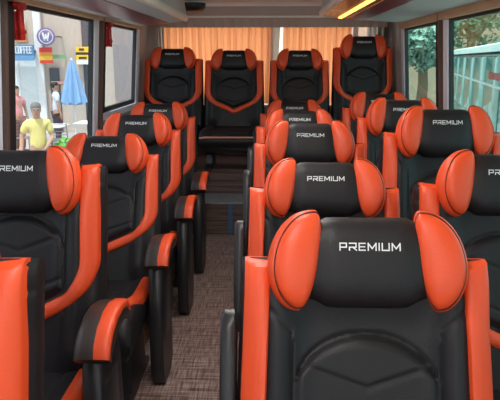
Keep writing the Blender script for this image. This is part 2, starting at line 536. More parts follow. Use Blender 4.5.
# rear steps
def step(name, y0, y1, z0, z1, label):
    o = empty(name, (0, y0, z0)); o['kind'] = 'structure'; o['label'] = label
    bm = NB(); box(bm, -1.23, 1.23, 0, y1 - y0, 0, z1 - z0 - .015, 0); mk('riser', bm, WOOD, o, smooth=False)
    return o
s1 = step('floor_step', 4.86, 5.30, 0, .28, 'dark laminate step with worn grey tread at the end of the aisle')
bm = NB(); box(bm, -1.23, 1.23, -.012, .44, .265, .28, .004, 1); mk('tread', bm, NOSE, s1)
bm = NB(); box(bm, .0, .035, -.012, 0, 0, .262, .003, 1, M=Matrix.Translation((-.335, 0, 0))); mk('vertical_strip', bm, BLUE, s1)
bm = NB(); box(bm, -1.23, 1.23, 5.20, Y1, 0, RZ + .086, 0); struct('floor_platform', bm, WOOD, 'dark raised platform under the rear bench')

# side walls with window openings
WZ0, WZ1 = 1.06, 1.71
WIN = [(-.9, .70), (.92, 2.56), (2.74, 4.10), (4.33, 5.42)]
SILL = dict(zip(WIN, (.80, .80, .80, 1.06)))
WLOW = .80
for side, nm in ((-1, 'wall_left'), (1, 'wall_right')):
    bm = NB()
    wallbox(bm, side, Y0, Y1, -.05, WLOW, -.02, 0)
    wallbox(bm, side, 4.33, 5.42, WLOW, 1.06, -.02, 0)
    wallbox(bm, side, Y0, Y1, WZ1, 1.95, -.02, 0)
    ys = [Y0] + [v for w in WIN for v in w] + [Y1]
    for a, b in zip(ys[0::2], ys[1::2]): wallbox(bm, side, a, b, WLOW, WZ1, -.02, 0)
    struct(nm, bm, DGREY)
n = 0
for side in (-1, 1):
    gm = GLS_L if side < 0 else GLS_R
    for (a, b) in WIN:
        n += 1; WZ0 = SILL[(a, b)]
        o = empty('window_%d' % n, (side * 1.2, (a + b) / 2, WZ0)); o['kind'] = 'structure'
        o['label'] = 'side window of the bus, %s, %s' % ('left wall' if side < 0 else 'right wall', ['by the driver', 'beside the camera', 'large pane', 'small rear pane'][WIN.index((a, b))])
        Mi = Matrix.Translation(-Vector(o.location))
        bm = NB(); f = .045
        wallbox(bm, side, a, b, WZ0, WZ0 + .035, -.015, .012); wallbox(bm, side, a, b, WZ1 - .03, WZ1, -.015, .012)
        wallbox(bm, side, a, a + f * 2, WZ0, WZ1, -.015, .012); wallbox(bm, side, b - f * .45, b, WZ0, WZ1, -.015, .012)
        bm.transform(Mi); mk('frame', bm, RUB, o, smooth=False)
        bm = NB(); wallbox(bm, side, a + .01, b - .01, WZ0 + .01, WZ1 - .01, -.010, -.005)
        bm.transform(Mi); mk('pane', bm, gm, o, smooth=False)
        bm = NB()
        wallbox(bm, side, b + .005, b + .10, WZ0 - .02, WZ1 + .005, 0, .022)
        wallbox(bm, side, a - .055, a - .005, WZ0 - .02, WZ1 + .005, 0, .018)
        bm.transform(Mi); mk('silver_strip', bm, SILV, o, smooth=False)
        bm = NB(); wallbox(bm, side, a - .06, b + .09, WZ0 - .05, WZ0 - .002, 0, .03)
        bm.transform(Mi); mk('sill', bm, SILV, o, smooth=False)
t = 0
for side in (-1, 1):
    for (a, b) in ((-1.0, 2.66), (2.70, 4.235), (4.275, 5.50)):
        t += 1
        bm = NB()
        wallbox(bm, side, a, b, WZ1 - .012, WZ1 + .085, 0, .045); wallbox(bm, side, a, b, WZ1 + .055, WZ1 + .072, .045, .055)
        o = struct('trim_%d' % t, bm, BROWNP, 'tan pelmet strip above a side window')
    for y in (2.665, 4.24):
        t += 1
        bm = NB(); wallbox(bm, side, y, y + .03, .78, WZ1 + .09, .0, .04); struct('trim_%d' % t, bm, DBROWN, 'dark brown upright strip on the window pillar')

# ceiling, rear wall, front
bm = NB(); box(bm, -1.2, 1.2, Y0, Y1, 1.93, 2.0); struct('ceiling', bm, GREY)
for side in (-1, 1):                                    # sloped liner above the windows, behind the racks
    bm = NB(); prism(bm, [(side * 1.19, 1.80), (side * 1.00, 1.84), (side * .95, 1.93), (side * 1.19, 1.93)], Y0, 5.6)
    t += 1; struct('trim_%d' % t, bm, LINER, 'pale sloped liner panel above the windows')
RWZ0, RWZ1 = 1.0, 1.80
bm = NB()
for (x0, x1, z0, z1) in ((-1.24, 1.24, -.05, RWZ0), (-1.24, 1.24, RWZ1, 1.95), (-1.24, -1.02, RWZ0, RWZ1), (1.02, 1.24, RWZ0, RWZ1)):
    box(bm, x0, x1, Y1, Y1 + .06, z0, z1)
struct('wall_rear', bm, DGREY)
n += 1
o = empty('window_%d' % n, (0, Y1, RWZ0)); o['kind'] = 'structure'; o['label'] = 'rear window behind the orange curtains'
bm = NB(); box(bm, -1.02, 1.02, .03, .036, 0, RWZ1 - RWZ0); mk('pane', bm, GLS_F, o, smooth=False)
bm = NB(); box(bm, -.01, .06, .01, .05, 0, RWZ1 - RWZ0); box(bm, .80, .85, .01, .05, 0, RWZ1 - RWZ0); mk('frame', bm, LIP, o, smooth=False)
# front bulkhead under the windscreen, behind the camera
bm = NB(); box(bm, -1.24, 1.24, Y0 - .06, Y0, -.05, .75); box(bm, -1.24, 1.24, Y0 - .06, Y0, 1.88, 1.95); struct('wall_front', bm, DGREY)
n += 1
o = empty('window_%d' % n, (0, Y0, .75)); o['kind'] = 'structure'; o['label'] = 'windscreen'
bm = NB(); box(bm, -1.2, 1.2, -.035, -.03, 0, 1.13); mk('pane', bm, GLS_F, o, smooth=False)

# curtains
def curtain(name, x0, x1, y, z0, z1, amp, waves, m, label, cat='curtain', group=None, pinch=0):
    bm = NB(); N = int(waves * 10); rows = 12; g = []
    for j in range(rows + 1):
        z = z0 + (z1 - z0) * j / rows; row = []
        for i in range(N + 1):
            s = i / N; ph = 2 * math.pi * waves * s
            a = amp * (1.0 + .35 * math.sin(ph * .37 + 1)) * (1 - .3 * j / rows)
            row.append(bm.verts.new((x0 + (x1 - x0) * s + .006 * math.sin(ph * 2 + j * .1), y + a * math.sin(ph + .8 * math.sin(j * .25 + s * 9)), z)))
        g.append(row)
    for j in range(rows):
        for i in range(N): bm.faces.new((g[j][i], g[j][i + 1], g[j + 1][i + 1], g[j + 1][i]))
    bmesh.ops.translate(bm, verts=bm.verts[:], vec=(-(x0 + x1) / 2, -y, -z0))
    o = mk(name, bm, m); o.location = ((x0 + x1) / 2, y, z0)
    return tag(o, label, cat, group)
curtain('curtain', -1.02, .005, 5.91, 1.02, 1.775, .016, 17, CUR, 'wide orange pleated curtain behind the two left rear seats', group='rear window curtains')
curtain('curtain', .125, .770, 5.91, 1.02, 1.775, .016, 11, CUR, 'narrower orange pleated curtain behind the right rear seats', group='rear window curtains')
curtain('curtain', -1.10, -1.035, 5.925, 1.02, 1.80, .012, 2.5, CURW, 'narrow cream curtain gathered in the left rear corner', group='rear window curtains')
curtain('curtain', .92, 1.12, 5.925, 1.02, 1.80, .020, 4, CURG, 'grey beige curtain gathered in the right rear corner', group='rear window curtains')
bm = NB()
loft(bm, [[(-.022 + dx, y, z) for dx, y in ((0, 0), (w, 0), (w, .02), (0, .02))] for z, dx0, w in ((0, 0, .03), (.45, 0, .055), (.78, 0, .07)) for dx in [0]])
o = mk('curtain', bm, CURW); o.location = (.055, 5.90, 1.02)
tag(o, 'slim pale curtain tail hanging between the two orange curtains', 'curtain', 'rear window curtains')
rail = empty('curtain_rail', (0, 5.82, 1.78), 0, 'cream curtain rail with mauve valance across the rear wall', 'curtain rail')
bm = NB(); tube(bm, [(-1.12, 0, .045), (1.12, 0, .045)], .010, 10); mk('rail', bm, LIP, rail)
bm = NB(); g = []
for j in range(3):
    g.append([(-1.10 + 2.2 * i / 120, .012 * math.sin(i * 1.3) * (1 - j * .3) + .02, -.05 + .045 * j) for i in range(121)])
loft(bm, g, False, closed=False); vo = mk('valance', bm, MAUVE, rail)

# luggage racks
def rack(side, name, label, xin, zin, stripe, smat, zout, lightx=None):
    o = empty(name, (side * .9, 2.2, zout), 0, label, 'luggage rack')
    Mi = Matrix.Translation(-Vector(o.location)); ya, yb = -1.2, 5.36
    def part(nm, prof, m, a=ya, b=yb):
        bm = NB(); prism(bm, [(side * x, z) for x, z in prof], a, b); bm.transform(Mi); mk(nm, bm, m, o)
    xa, xb = stripe
    zl = lambda x: zout + (zin - .02 - zout) * max(0, (1.13 - x) / (1.13 - xin)) ** 1.3     # underside height
    part('shelf', [(1.13, zl(1.13)), (xa, zl(xa)), (xa, zl(xa) + .05), (1.13, zl(1.13) + .05)], GREY)
    part('maroon_band', [(xa, zl(xa) - .004), ((xa + xb) / 2, zl((xa + xb) / 2) - .008), (xb, zl(xb) - .004), (xb, zl(xb) + .05), (xa, zl(xa) + .05)], MAROON)
    k = 6; pts = [(xb + (xin + .02 - xb) * i / k, zl(xb + (xin + .02 - xb) * i / k)) for i in range(k + 1)]
    part('underside', pts + [(xin + .02, zl(xin) + .06), (xb, zl(xb) + .06)], smat)
    lp = [(xin + .022 + .022 * math.cos(a), zin + .03 * math.sin(a)) for a in [2 * math.pi * i / 14 for i in range(14)]]
    part('lip', lp, LIP)
    part('front_panel', [(xin + .01, zin + .02), (xin + .03, zin + .02), (xin + .05, 1.935), (xin + .03, 1.935)], GREY, ya, yb - .02)
    # rounded end cap
    bm = NB(); prof = [(1.13, zl(1.13))] + [(xa, zl(xa))] + pts + [(xin + .03, 1.93), (1.13, 1.93)]
    prism(bm, [(side * x, z) for x, z in prof], yb - .02, yb); bm.transform(Mi); mk('end_cap', bm, LINER, o)
    if lightx:
        part('light_strip', [(lightx, zl(lightx) - .006), (lightx + .028, zl(lightx + .028) - .006), (lightx + .028, zl(lightx) + .02), (lightx, zl(lightx) + .02)], GOLD)
    return o
rack(-1, 'luggage_rack', 'grey overhead luggage rack with maroon band above the left windows', .70, 1.785, (1.05, .86), GREY, 1.72)
rack(1, 'luggage_rack', 'overhead rack with glowing warm light strip above the right seats', .42, 1.825, (.80, .66), AMB, 1.745, .585)

# black round ceiling fitting near the left rack
o = empty('ceiling_speaker', (-.68, 5.52, 1.93), 0, 'black round speaker on the ceiling beside the end of the left rack', 'speaker')
bm = NB(); lathe(bm, [(.11, 0), (.118, -.02), (.112, -.05), (.09, -.075), (.03, -.085)], 28); mk('housing', bm, PLA, o)
bm = NB(); lathe(bm, [(.128, 0), (.13, -.006), (.12, -.010), (.10, -.011)], 28); mk('rim', bm, LINER, o)

# unseen fill lamps added on the ceiling to brighten the cabin
for i, y in enumerate((-.6, .6, 1.8, 3.0)):
    o = empty('fill_lamp', (-.14, y, 1.93), 0, 'added white fill lamp panel on the ceiling, out of view', 'ceiling lamp', 'added fill lamps')
    bm = NB(); box(bm, -.17, .17, -.27, .27, -.025, 0, .008); mk('frame', bm, LIP, o)
    bm = NB(); box(bm, -.15, .15, -.25, .25, -.065, -.02, .012); mk('diffuser', bm, FILL, o)

# emergency hammers
def hammer(y, label):
    x = -(wx(1.6) - .03)
    o = empty('emergency_hammer', (x, y, 1.53), 0, label, 'emergency hammer', 'emergency hammers')
    bm = NB(); box(bm, -.012, .012, -.022, .022, 0, .15, .008); box(bm, -.014, .014, -.03, .03, .03, .05, .006); mk('handle', bm, RED, o)
    bm = NB(); box(bm, -.02, .02, -.042, .042, .135, .175, .008); lathe(bm, [(.012, 0), (.004, .02)], 10, 0, (0, -.055, .155), Matrix.Rotation(R(90), 3, 'X')); mk('head', bm, RED, o)
    bm = NB(); box(bm, -.03, -.012, -.028, .028, .0, .13, .004); mk('holder', bm, RED, o)
hammer(2.86, 'red emergency hammer at the front edge of the large left window')
hammer(4.45, 'red emergency hammer at the front edge of the small left window')

# ------------------------------------------------------------------ outside
GZ = -.90
PAVE = mat('pavement', (.40, .38, .36), rough=.8, var=.2, vscale=1.5)
bm = NB(); box(bm, -40, 40, -30, 70, GZ - .2, GZ); struct('ground', bm, PAVE)
STUCCO = mat('cream_stucco', (.55, .48, .41), rough=.85, var=.08, vscale=2)
SHOPW = mat('pale_shopfront', (.72, .80, .80), rough=.35)
WHITEP = mat('white_paint', (.82, .84, .84), rough=.5)
DARKW = mat('dark_window', (.07, .08, .10), rough=.2)
METW2 = mat('grey_shop_glass', (.30, .27, .27), rough=.3)
SIGNB = mat('blue_sign', (.10, .24, .42), rough=.5)
PURP = mat('purple_sign', (.20, .16, .34), rough=.5)
SRED = mat('sign_red', (.72, .06, .05), rough=.5)
SYEL = mat('sign_yellow', (.90, .58, .04), rough=.5)
SORG = mat('sign_orange', (.85, .30, .06), rough=.5)
SBLK = mat('sign_black', (.03, .03, .03), rough=.5)
SGRN = mat('sign_green', (.2, .4, .2), rough=.5)
def strokes(name, word, hgt, m, parent, loc, th, asp=.58):
    """block letters made of flat bars, facing -y, centred on loc"""
    L = {'C': [((1, 1), (0, 1)), ((0, 1), (0, 0)), ((0, 0), (1, 0))], 'O': [((0, 0), (0, 1)), ((0, 1), (1, 1)), ((1, 1), (1, 0)), ((1, 0), (0, 0))],
         'F': [((0, 0), (0, 1)), ((0, 1), (1, 1)), ((0, .5), (.8, .5))], 'E': [((0, 0), (0, 1)), ((0, 1), (1, 1)), ((0, .5), (.8, .5)), ((0, 0), (1, 0))],
         'S': [((1, 1), (0, 1)), ((0, 1), (0, .5)), ((0, .5), (1, .5)), ((1, .5), (1, 0)), ((1, 0), (0, 0))], "'": [((.2, 1), (.2, .75))],
         'W': [((0, 1), (.25, 0)), ((.25, 0), (.5, .75)), ((.5, .75), (.75, 0)), ((.75, 0), (1, 1))], ' ': []}
    bm = NB(); cw = hgt * asp; adv = hgt * asp * 1.48
    wid = {"'": .3, ' ': .45}
    tot = sum(adv * wid.get(c, 1) for c in word) - (adv - cw); x = -tot / 2
    for c in word:
        for a, b in L[c]:
            p = Vector((x + a[0] * cw * (1.5 if c == 'W' else 1), 0, a[1] * hgt - hgt / 2)); q = Vector((x + b[0] * cw * (1.5 if c == 'W' else 1), 0, b[1] * hgt - hgt / 2))
            d = q - p; ln = d.length; ang = math.atan2(d.z, d.x)
            box(bm, -th / 2, ln + th / 2, -.012, 0, -th / 2, th / 2, 0, M=Matrix.Translation(p) @ Matrix.Rotation(-ang, 4, 'Y'))
        x += adv * wid.get(c, 1)
    o = mk(name, bm, m, parent, smooth=False); o.location = loc
    return o
# cafe building: local frame, x along the facade, -y towards the bus
BO = Vector((-6.95, 19.2, GZ)); BRZ = R(12)
bld = empty('street_building', BO, BRZ, 'cream stucco cafe building across the street with pale shopfront', 'building')
H0 = 1.45 - GZ                      # eye height above the street
bm = NB(); box(bm, -6, 9, .0, 8, 0, 9); mk('facade', bm, STUCCO, bld, smooth=False)
bm = NB(); box(bm, -3.2, -.32, -.06, 0, .15, H0 - .05, .01, 1); mk('shopfront', bm, SHOPW, bld, smooth=False)
bm = NB()
for x0, x1 in ((-.95, -.90), (-1.75, -1.70)): box(bm, x0, x1, -.09, -.06, .15, H0 - .05)
mk('shopfront_mullion', bm, WHITEP, bld, smooth=False)
bm = NB(); box(bm, -.36, -.14, -.20, 0, 0, 5.4, .02, 1); mk('pilaster', bm, WHITEP, bld, smooth=False)
bm = NB(); box(bm, 1.05, 1.45, -.05, .02, 0, 3.6, .01, 1); mk('doorway', bm, DARKW, bld, smooth=False)
bm = NB(); box(bm, .0, .30, -.05, .02, .0, 2.05, .01, 1); mk('narrow_window', bm, DARKW, bld, smooth=False)
bm = NB(); box(bm, 2.0, 2.9, -.05, .02, 1.0, 3.4, .01, 1); mk('side_window', bm, METW2, bld, smooth=False)
bm = NB(); box(bm, 3.3, 3.6, -.2, .02, 0, 5.4, .01, 1); mk('pilaster', bm, WHITEP, bld, smooth=False)
bm = NB(); box(bm, -6, 9, -.3, 0, 5.4, 5.7, .05, 1); mk('cornice', bm, WHITEP, bld, smooth=False)
def at(px, py, off):                # facade-local spot for something on the wall
    return Vector(((px - 51) * .0321, off, H0 + (58 - py) * .0321))
def sign_root(name, px, py, off, label):
    return empty(name, BO + Matrix.Rotation(BRZ, 3, 'Z') @ at(px, py, off), BRZ, label, 'sign')
s = sign_root('shop_sign', 29.5, 51, -.62, "blue shop sign with white letters 'S COFFEE")
bm = NB(); box(bm, -.40, .37, 0, .10, -.16, .17, .01, 1); box(bm, -.40, .37, .10, .39, -.02, .02); mk('board', bm, SIGNB, s, smooth=False)
strokes('lettering', "'S COFFEE", .19, WHITEP, s, (0, -.001, .02), .026, .29)
bm = NB(); loft(bm, [[(-.40, -.02, -.16), (.37, -.02, -.16), (.37, .36, -.02), (-.40, .36, -.02)], [(-.40, -.06, -.30), (.37, -.06, -.30), (.37, -.03, -.30), (-.40, -.03, -.30)]]); mk('awning', bm, SIGNB, s, smooth=False)
s = sign_root('round_sign', 52, 38, -.40, 'round purple sign with a white W in a ring')
Mx = Matrix.Rotation(R(90), 3, 'X')
bm = NB(); lathe(bm, [(.27, -.04), (.27, .04)], 32, 0, (0, 0, 0), Mx); mk('disc', bm, PURP, s)
bm = NB(); lathe(bm, [(.21, .0), (.21, .05), (.19, .05), (.19, 0)], 32, 0, (0, 0, 0), Mx); mk('ring', bm, WHITEP, s)
bm = NB(); lathe(bm, [(.188, .0), (.188, .052)], 32, 0, (0, 0, 0), Mx); mk('centre', bm, PURP, s)
strokes('lettering', 'W', .20, WHITEP, s, (-.03, -.054, 0), .045)
bm = NB(); tube(bm, [(.25, 0, 0), (.40, .15, 0), (.40, .38, 0)], .02, 6); mk('bracket', bm, SBLK, s)
s = sign_root('street_poster', 50, 55.5, -.28, 'red orange and yellow banded advert board below the round sign')
bm = NB()
for k, (z0, z1) in enumerate(((.10, .24), (-.02, .10), (-.14, -.02), (-.24, -.14))): box(bm, -.19, .19, 0, .06, z0, z1, 0, mi=k)
mk('panel', bm, [SRED, SORG, SYEL, SRED], s, smooth=False)
bm = NB(); box(bm, .19, .60, .02, .06, -.09, .03, 0); mk('side_panel', bm, SGRN, s, smooth=False)
s = sign_root('street_poster', 84, 55.5, -.20, 'yellow lightbox sign with black bands beside the dark doorway')
bm = NB()
for k, (z0, z1) in enumerate(((.10, .27), (.02, .10), (-.14, .02), (-.27, -.14))): box(bm, -.20, .20, 0, .08, z0, z1, 0, mi=k)
mk('panel', bm, [SYEL, SBLK, SYEL, WHITEP], s, smooth=False)
bm = NB(); box(bm, -.10, .06, -.01, 0, .15, .22); box(bm, -.12, .12, -.01, 0, -.10, -.04); mk('dark_bars', bm, SBLK, s, smooth=False)
s = sign_root('street_poster', 27, 32, -.08, 'yellow and orange food poster above the coffee sign')
bm = NB()
for k, (z0, z1) in enumerate(((.14, .34), (-.12, .14), (-.34, -.12))): box(bm, -.17, .17, 0, .05, z0, z1, 0, mi=k)
mk('panel', bm, [WHITEP, SYEL, SORG], s, smooth=False)
s = sign_root('sign_strip', 61, 81.5, -.11, 'thin faded red sign strip low on the cream wall')
bm = NB(); box(bm, -.28, .30, 0, .04, -.05, .04, .005, 1); mk('panel', bm, mat('faded_red', (.62, .28, .24), rough=.6), s, smooth=False)

# closed blue umbrella
UBL = mat('blue_canvas', (.24, .42, .66), rough=.8, var=.08, vscale=4)
u = empty('patio_umbrella', (-5.22, 16.1, GZ), 0, 'closed pale blue patio umbrella on a pole outside the cafe', 'umbrella')
bm = NB(); tube(bm, [(0, 0, 0), (0, 0, 2.36)], .025, 10); mk('pole', bm, WHITEP, u)
bm = NB(); lathe(bm, [(.25, 0), (.25, .05), (.06, .09), (.04, .2)], 20); mk('base', bm, SBLK, u)
bm = NB(); rings = []
for k in range(14):
    t_ = k / 13; z = 2.30 - 1.12 * t_; rr = .03 + .27 * t_ ** .8
    rings.append([((rr * (1 + .22 * math.cos(8 * a))) * math.cos(a), (rr * (1 + .22 * math.cos(8 * a))) * math.sin(a), z + .04 * math.cos(8 * a) * t_) for a in [2 * math.pi * i / 64 for i in range(64)]])
loft(bm, rings); mk('canopy', bm, UBL, u)

# cafe tables and chairs
METW = mat('pale_metal', (.55, .57, .58), rough=.4, metal=.3)
METD = mat('grey_metal', (.16, .17, .19), rough=.5)
def cafe_table(x, y, label):
    o = empty('cafe_table', (x, y, GZ), 0, label, 'table', 'cafe tables')
    bm = NB(); box(bm, -.36, .36, -.36, .36, .72, .75, .01, 1); mk('tabletop', bm, WHITEP, o)
    bm = NB(); tube(bm, [(0, 0, 0), (0, 0, .72)], .03, 10); mk('column', bm, METD, o)
    bm = NB(); lathe(bm, [(.22, 0), (.22, .02), (.05, .05)], 20); mk('foot', bm, METD, o)
def cafe_chair(x, y, rz, label):
    o = empty('cafe_chair', (x, y, GZ), R(rz), label, 'chair', 'cafe chairs')
    bm = NB(); box(bm, -.21, .21, -.21, .21, .44, .465, .01, 1); mk('seat', bm, METD, o)
    for sx in (-1, 1):
        bm = NB(); tube(bm, [(sx * .19, -.19, 0), (sx * .18, -.18, .45)], .013, 6); mk('leg', bm, METD, o)
        bm = NB(); tube(bm, [(sx * .20, .21, 0), (sx * .19, .19, .45), (sx * .18, .25, .86)], .013, 6); mk('leg', bm, METD, o)
    bm = NB()
    for k in range(5): tube(bm, [(-.18, .20 + .011 * k, .52 + .08 * k), (.18, .20 + .011 * k, .52 + .08 * k)], .010, 6)
    mk('backrest', bm, METD, o)
cafe_table(-5.35, 14.6, 'pale cafe table behind the person in yellow')
cafe_table(-4.60, 15.4, 'pale cafe table beside the closed umbrella')
cafe_chair(-5.95, 14.5, 80, 'grey slatted cafe chair left of the nearest cafe table')
cafe_chair(-4.95, 14.1, 190, 'grey slatted cafe chair in front of the cafe tables')
cafe_chair(-4.55, 16.3, 10, 'grey slatted cafe chair behind the table near the umbrella')
cafe_chair(-4.05, 14.6, 240, 'grey slatted cafe chair at the right end of the terrace')

# foliage helpers
LEAFS = [mat('leaf_green', (.16, .30, .13), rough=.6, var=.4, vscale=2), mat('leaf_dark', (.11, .24, .14), rough=.6, var=.4, vscale=2), mat('leaf_bright', (.18, .50, .10), rough=.6, var=.3, vscale=3)]
BARK = mat('bark', (.20, .12, .08), rough=.9, var=.3, vscale=5)
def leaves(bm, c, rad, n, s):
    for _ in range(n):
        d = Vector((random.gauss(0, 1), random.gauss(0, 1), random.gauss(0, 1))).normalized() * random.random() ** .4
        p = Vector(c) + Vector((d.x * rad[0], d.y * rad[1], d.z * rad[2]))
        a = Vector((random.gauss(0, 1), random.gauss(0, 1), random.gauss(0, 1))).normalized(); b = a.orthogonal().normalized()
        ss = s * random.uniform(.6, 1.3)
        bm.faces.new([bm.verts.new(p + a * ss), bm.verts.new(p + b * ss * .5), bm.verts.new(p - a * ss), bm.verts.new(p - b * ss * .5)])
pl = empty('leafy_plant', (-3.45, 10.1, GZ), 0, 'bright green leafy plant in a pot beside the person in yellow', 'plant')
bm = NB(); lathe(bm, [(.16, 0), (.22, .42), (.24, .45), (.2, .45)], 18); mk('pot', bm, SBLK, pl)
bm = NB(); leaves(bm, (0, 0, .72), (.26, .26, .32), 420, .055); mk('foliage', bm, LEAFS[2], pl, smooth=False)
def tree(x, y, h, r, m, label, n=2200):
    o = empty('street_tree', (x, y, GZ), 0, label, 'tree', 'street trees')
    bm = NB(); tube(bm, [(0, 0, 0), (.05, .03, h * .3), (-.05, 0, h * .55), (.1, 0, h * .8)], [.22, .18, .14, .06], 10)
    for k in range(5):
        a = k * 1.3; tube(bm, [(0, 0, h * (.4 + .06 * k)), (r * .5 * math.cos(a), r * .5 * math.sin(a), h * (.6 + .05 * k))], [.08, .03], 6)
    mk('trunk', bm, BARK, o)
    bm = NB()
    for k in range(8):
        a = k * 2.4; q = r * .55 * (k % 3) / 2
        leaves(bm, (q * math.cos(a), q * math.sin(a), h * (.5 + .06 * k)), (r * .55, r * .55, r * .45), n // 8, .16)
    mk('crown', bm, m, o, smooth=False)
tree(8.6, 17.0, 5.6, 2.0, LEAFS[0], 'green street tree seen through the large right window')
tree(12.6, 22.5, 6.5, 2.4, LEAFS[1], 'dark tree behind the parked minibus, farther right')
tree(8.2, 25.5, 7.2, 2.2, LEAFS[1], 'dark tree seen through the small right rear window')
tree(5.6, 22.6, 4.8, 1.2, mat('leaf_pale', (.28, .40, .33), rough=.6, var=.4, vscale=2), 'slim street tree nearest the small right rear window')
# house behind the trees on the right
hb = empty('street_house', (11, 30, GZ), R(-8), 'tan stone house standing behind the street trees', 'building')
bm = NB(); box(bm, -8, 8, 0, 6, 0, 7.5); mk('wall', bm, mat('tan_stone', (.42, .29, .21), rough=.9, var=.2, vscale=3), hb, smooth=False)
bm = NB(); loft(bm, [[(-8.4, -.4, 7.5), (8.4, -.4, 7.5), (8.4, 6.4, 7.5), (-8.4, 6.4, 7.5)], [(-8, 3, 9.4), (8, 3, 9.4), (8, 3.1, 9.4), (-8, 3.1, 9.4)]]); mk('roof', bm, mat('roof_tile', (.28, .12, .08), rough=.9), hb, smooth=False)
for xx in (-5.5, -2.5, .5, 3.5, 6):
    bm = NB(); box(bm, xx - .5, xx + .5, -.06, .02, 3.6, 5.2, .02, 1); mk('window', bm, DARKW, hb, smooth=False)

# parked teal minibus beside ours: local x along its length, -y side faces us... built along +y, near side at x=0
TEAL = mat('teal_paint', (.10, .20, .19), rough=.3, coat=.5)
TGL = mat('teal_dark_glass', (.10, .24, .24), rough=.08, spec=.8)
TGL2 = mat('teal_light_glass', (.15, .30, .30), rough=.12, spec=.8)
va = Vector((2.72, 6.9, GZ)); vb = Vector((5.2, 18.2, GZ)); ang = math.atan2(vb.y - va.y, vb.x - va.x)
bus = empty('parked_minibus', va, ang - R(90), 'teal minibus with white roof edge parked outside the right windows', 'minibus')
Lb = (vb - va).length
bm = NB(); prism(bm, [(.06, .35), (2.1, .35), (2.1, 2.40), (1.9, 2.47), (.2, 2.47), (.06, 2.40)], -.6, Lb); mk('body', bm, TEAL, bus, smooth=False)
bm = NB(); prism(bm, [(-.03, 2.44), (.10, 2.44), (.22, 2.50), (2.0, 2.50), (2.1, 2.44), (2.1, 2.54), (.30, 2.60), (-.03, 2.53)], -.65, Lb + .05); mk('roof', bm, WHITEP, bus, smooth=False)
for k in range(7):
    y0 = -.4 + k * 1.63
    bm = NB(); box(bm, .03, .07, y0, y0 + 1.50, 1.35, 2.38, .03, 2); mk('window', bm, TGL if k % 2 else TGL2, bus)
bm = NB(); box(bm, .02, .06, -.5, Lb - .1, 1.95, 1.985, .005, 1); mk('window_bar', bm, METW, bus, smooth=False)
bm = NB(); box(bm, .03, .06, 1.2, 2.4, 2.05, 2.16, .005, 1); mk('red_sticker', bm, SRED, bus, smooth=False)
for y in (1.0, Lb - 1.8):
    bm = NB(); lathe(bm, [(.20, -.11), (.36, -.11), (.38, -.08), (.38, .08), (.36, .11), (.20, .11)], 28, 0, (.18, y, .38), Matrix.Rotation(R(90), 3, 'Y')); w = mk('wheel', bm, RUB, bus)
    bm = NB(); lathe(bm, [(.19, -.115), (.20, -.09), (.08, -.10)], 20, 0, (.17, y, .38), Matrix.Rotation(R(90), 3, 'Y')); mk('hub', bm, METW, w)

# ------------------------------------------------------------------ people
SKIN = mat('skin', (.55, .32, .22), rough=.55); HAIR = mat('dark_hair', (.02, .015, .012), rough=.5)
EYE = mat('eye_dark', (.02, .015, .015), rough=.2); LIPM = mat('lips', (.42, .15, .12), rough=.5)
def skin_mesh(name, nodes, edges, m, parent, sub=2):
    me = bpy.data.meshes.new(name); me.from_pydata([n_[0] for n_ in nodes], edges, [])
    o = link(bpy.data.objects.new(name, me))
    md = o.modifiers.new('skin', 'SKIN'); md.use_smooth_shade = True
    for i, n_ in enumerate(nodes):
        sv = me.skin_vertices[0].data[i]; r = n_[1]; sv.radius = r if isinstance(r, tuple) else (r, r); sv.use_root = (i == 0)
    s_ = o.modifiers.new('sub', 'SUBSURF'); s_.levels = sub; s_.render_levels = sub
    dg = bpy.context.evaluated_depsgraph_get(); dg.update()
    nm = bpy.data.meshes.new_from_object(o.evaluated_get(dg)); nm.name = name
    o.modifiers.clear(); o.data = nm; nm.materials.clear(); nm.materials.append(m)
    for p in nm.polygons: p.use_smooth = True
    bpy.data.meshes.remove(me)
    o.parent = parent
    return o
def ell(bm, c, r, mi=0, n=16):
    b = NB(); bmesh.ops.create_uvsphere(b, u_segments=n, v_segments=n // 2 + 2, radius=1)
    for v in b.verts: v.co = Vector(c) + Vector((v.co.x * r[0], v.co.y * r[1], v.co.z * r[2]))
    join(bm, b, mi)
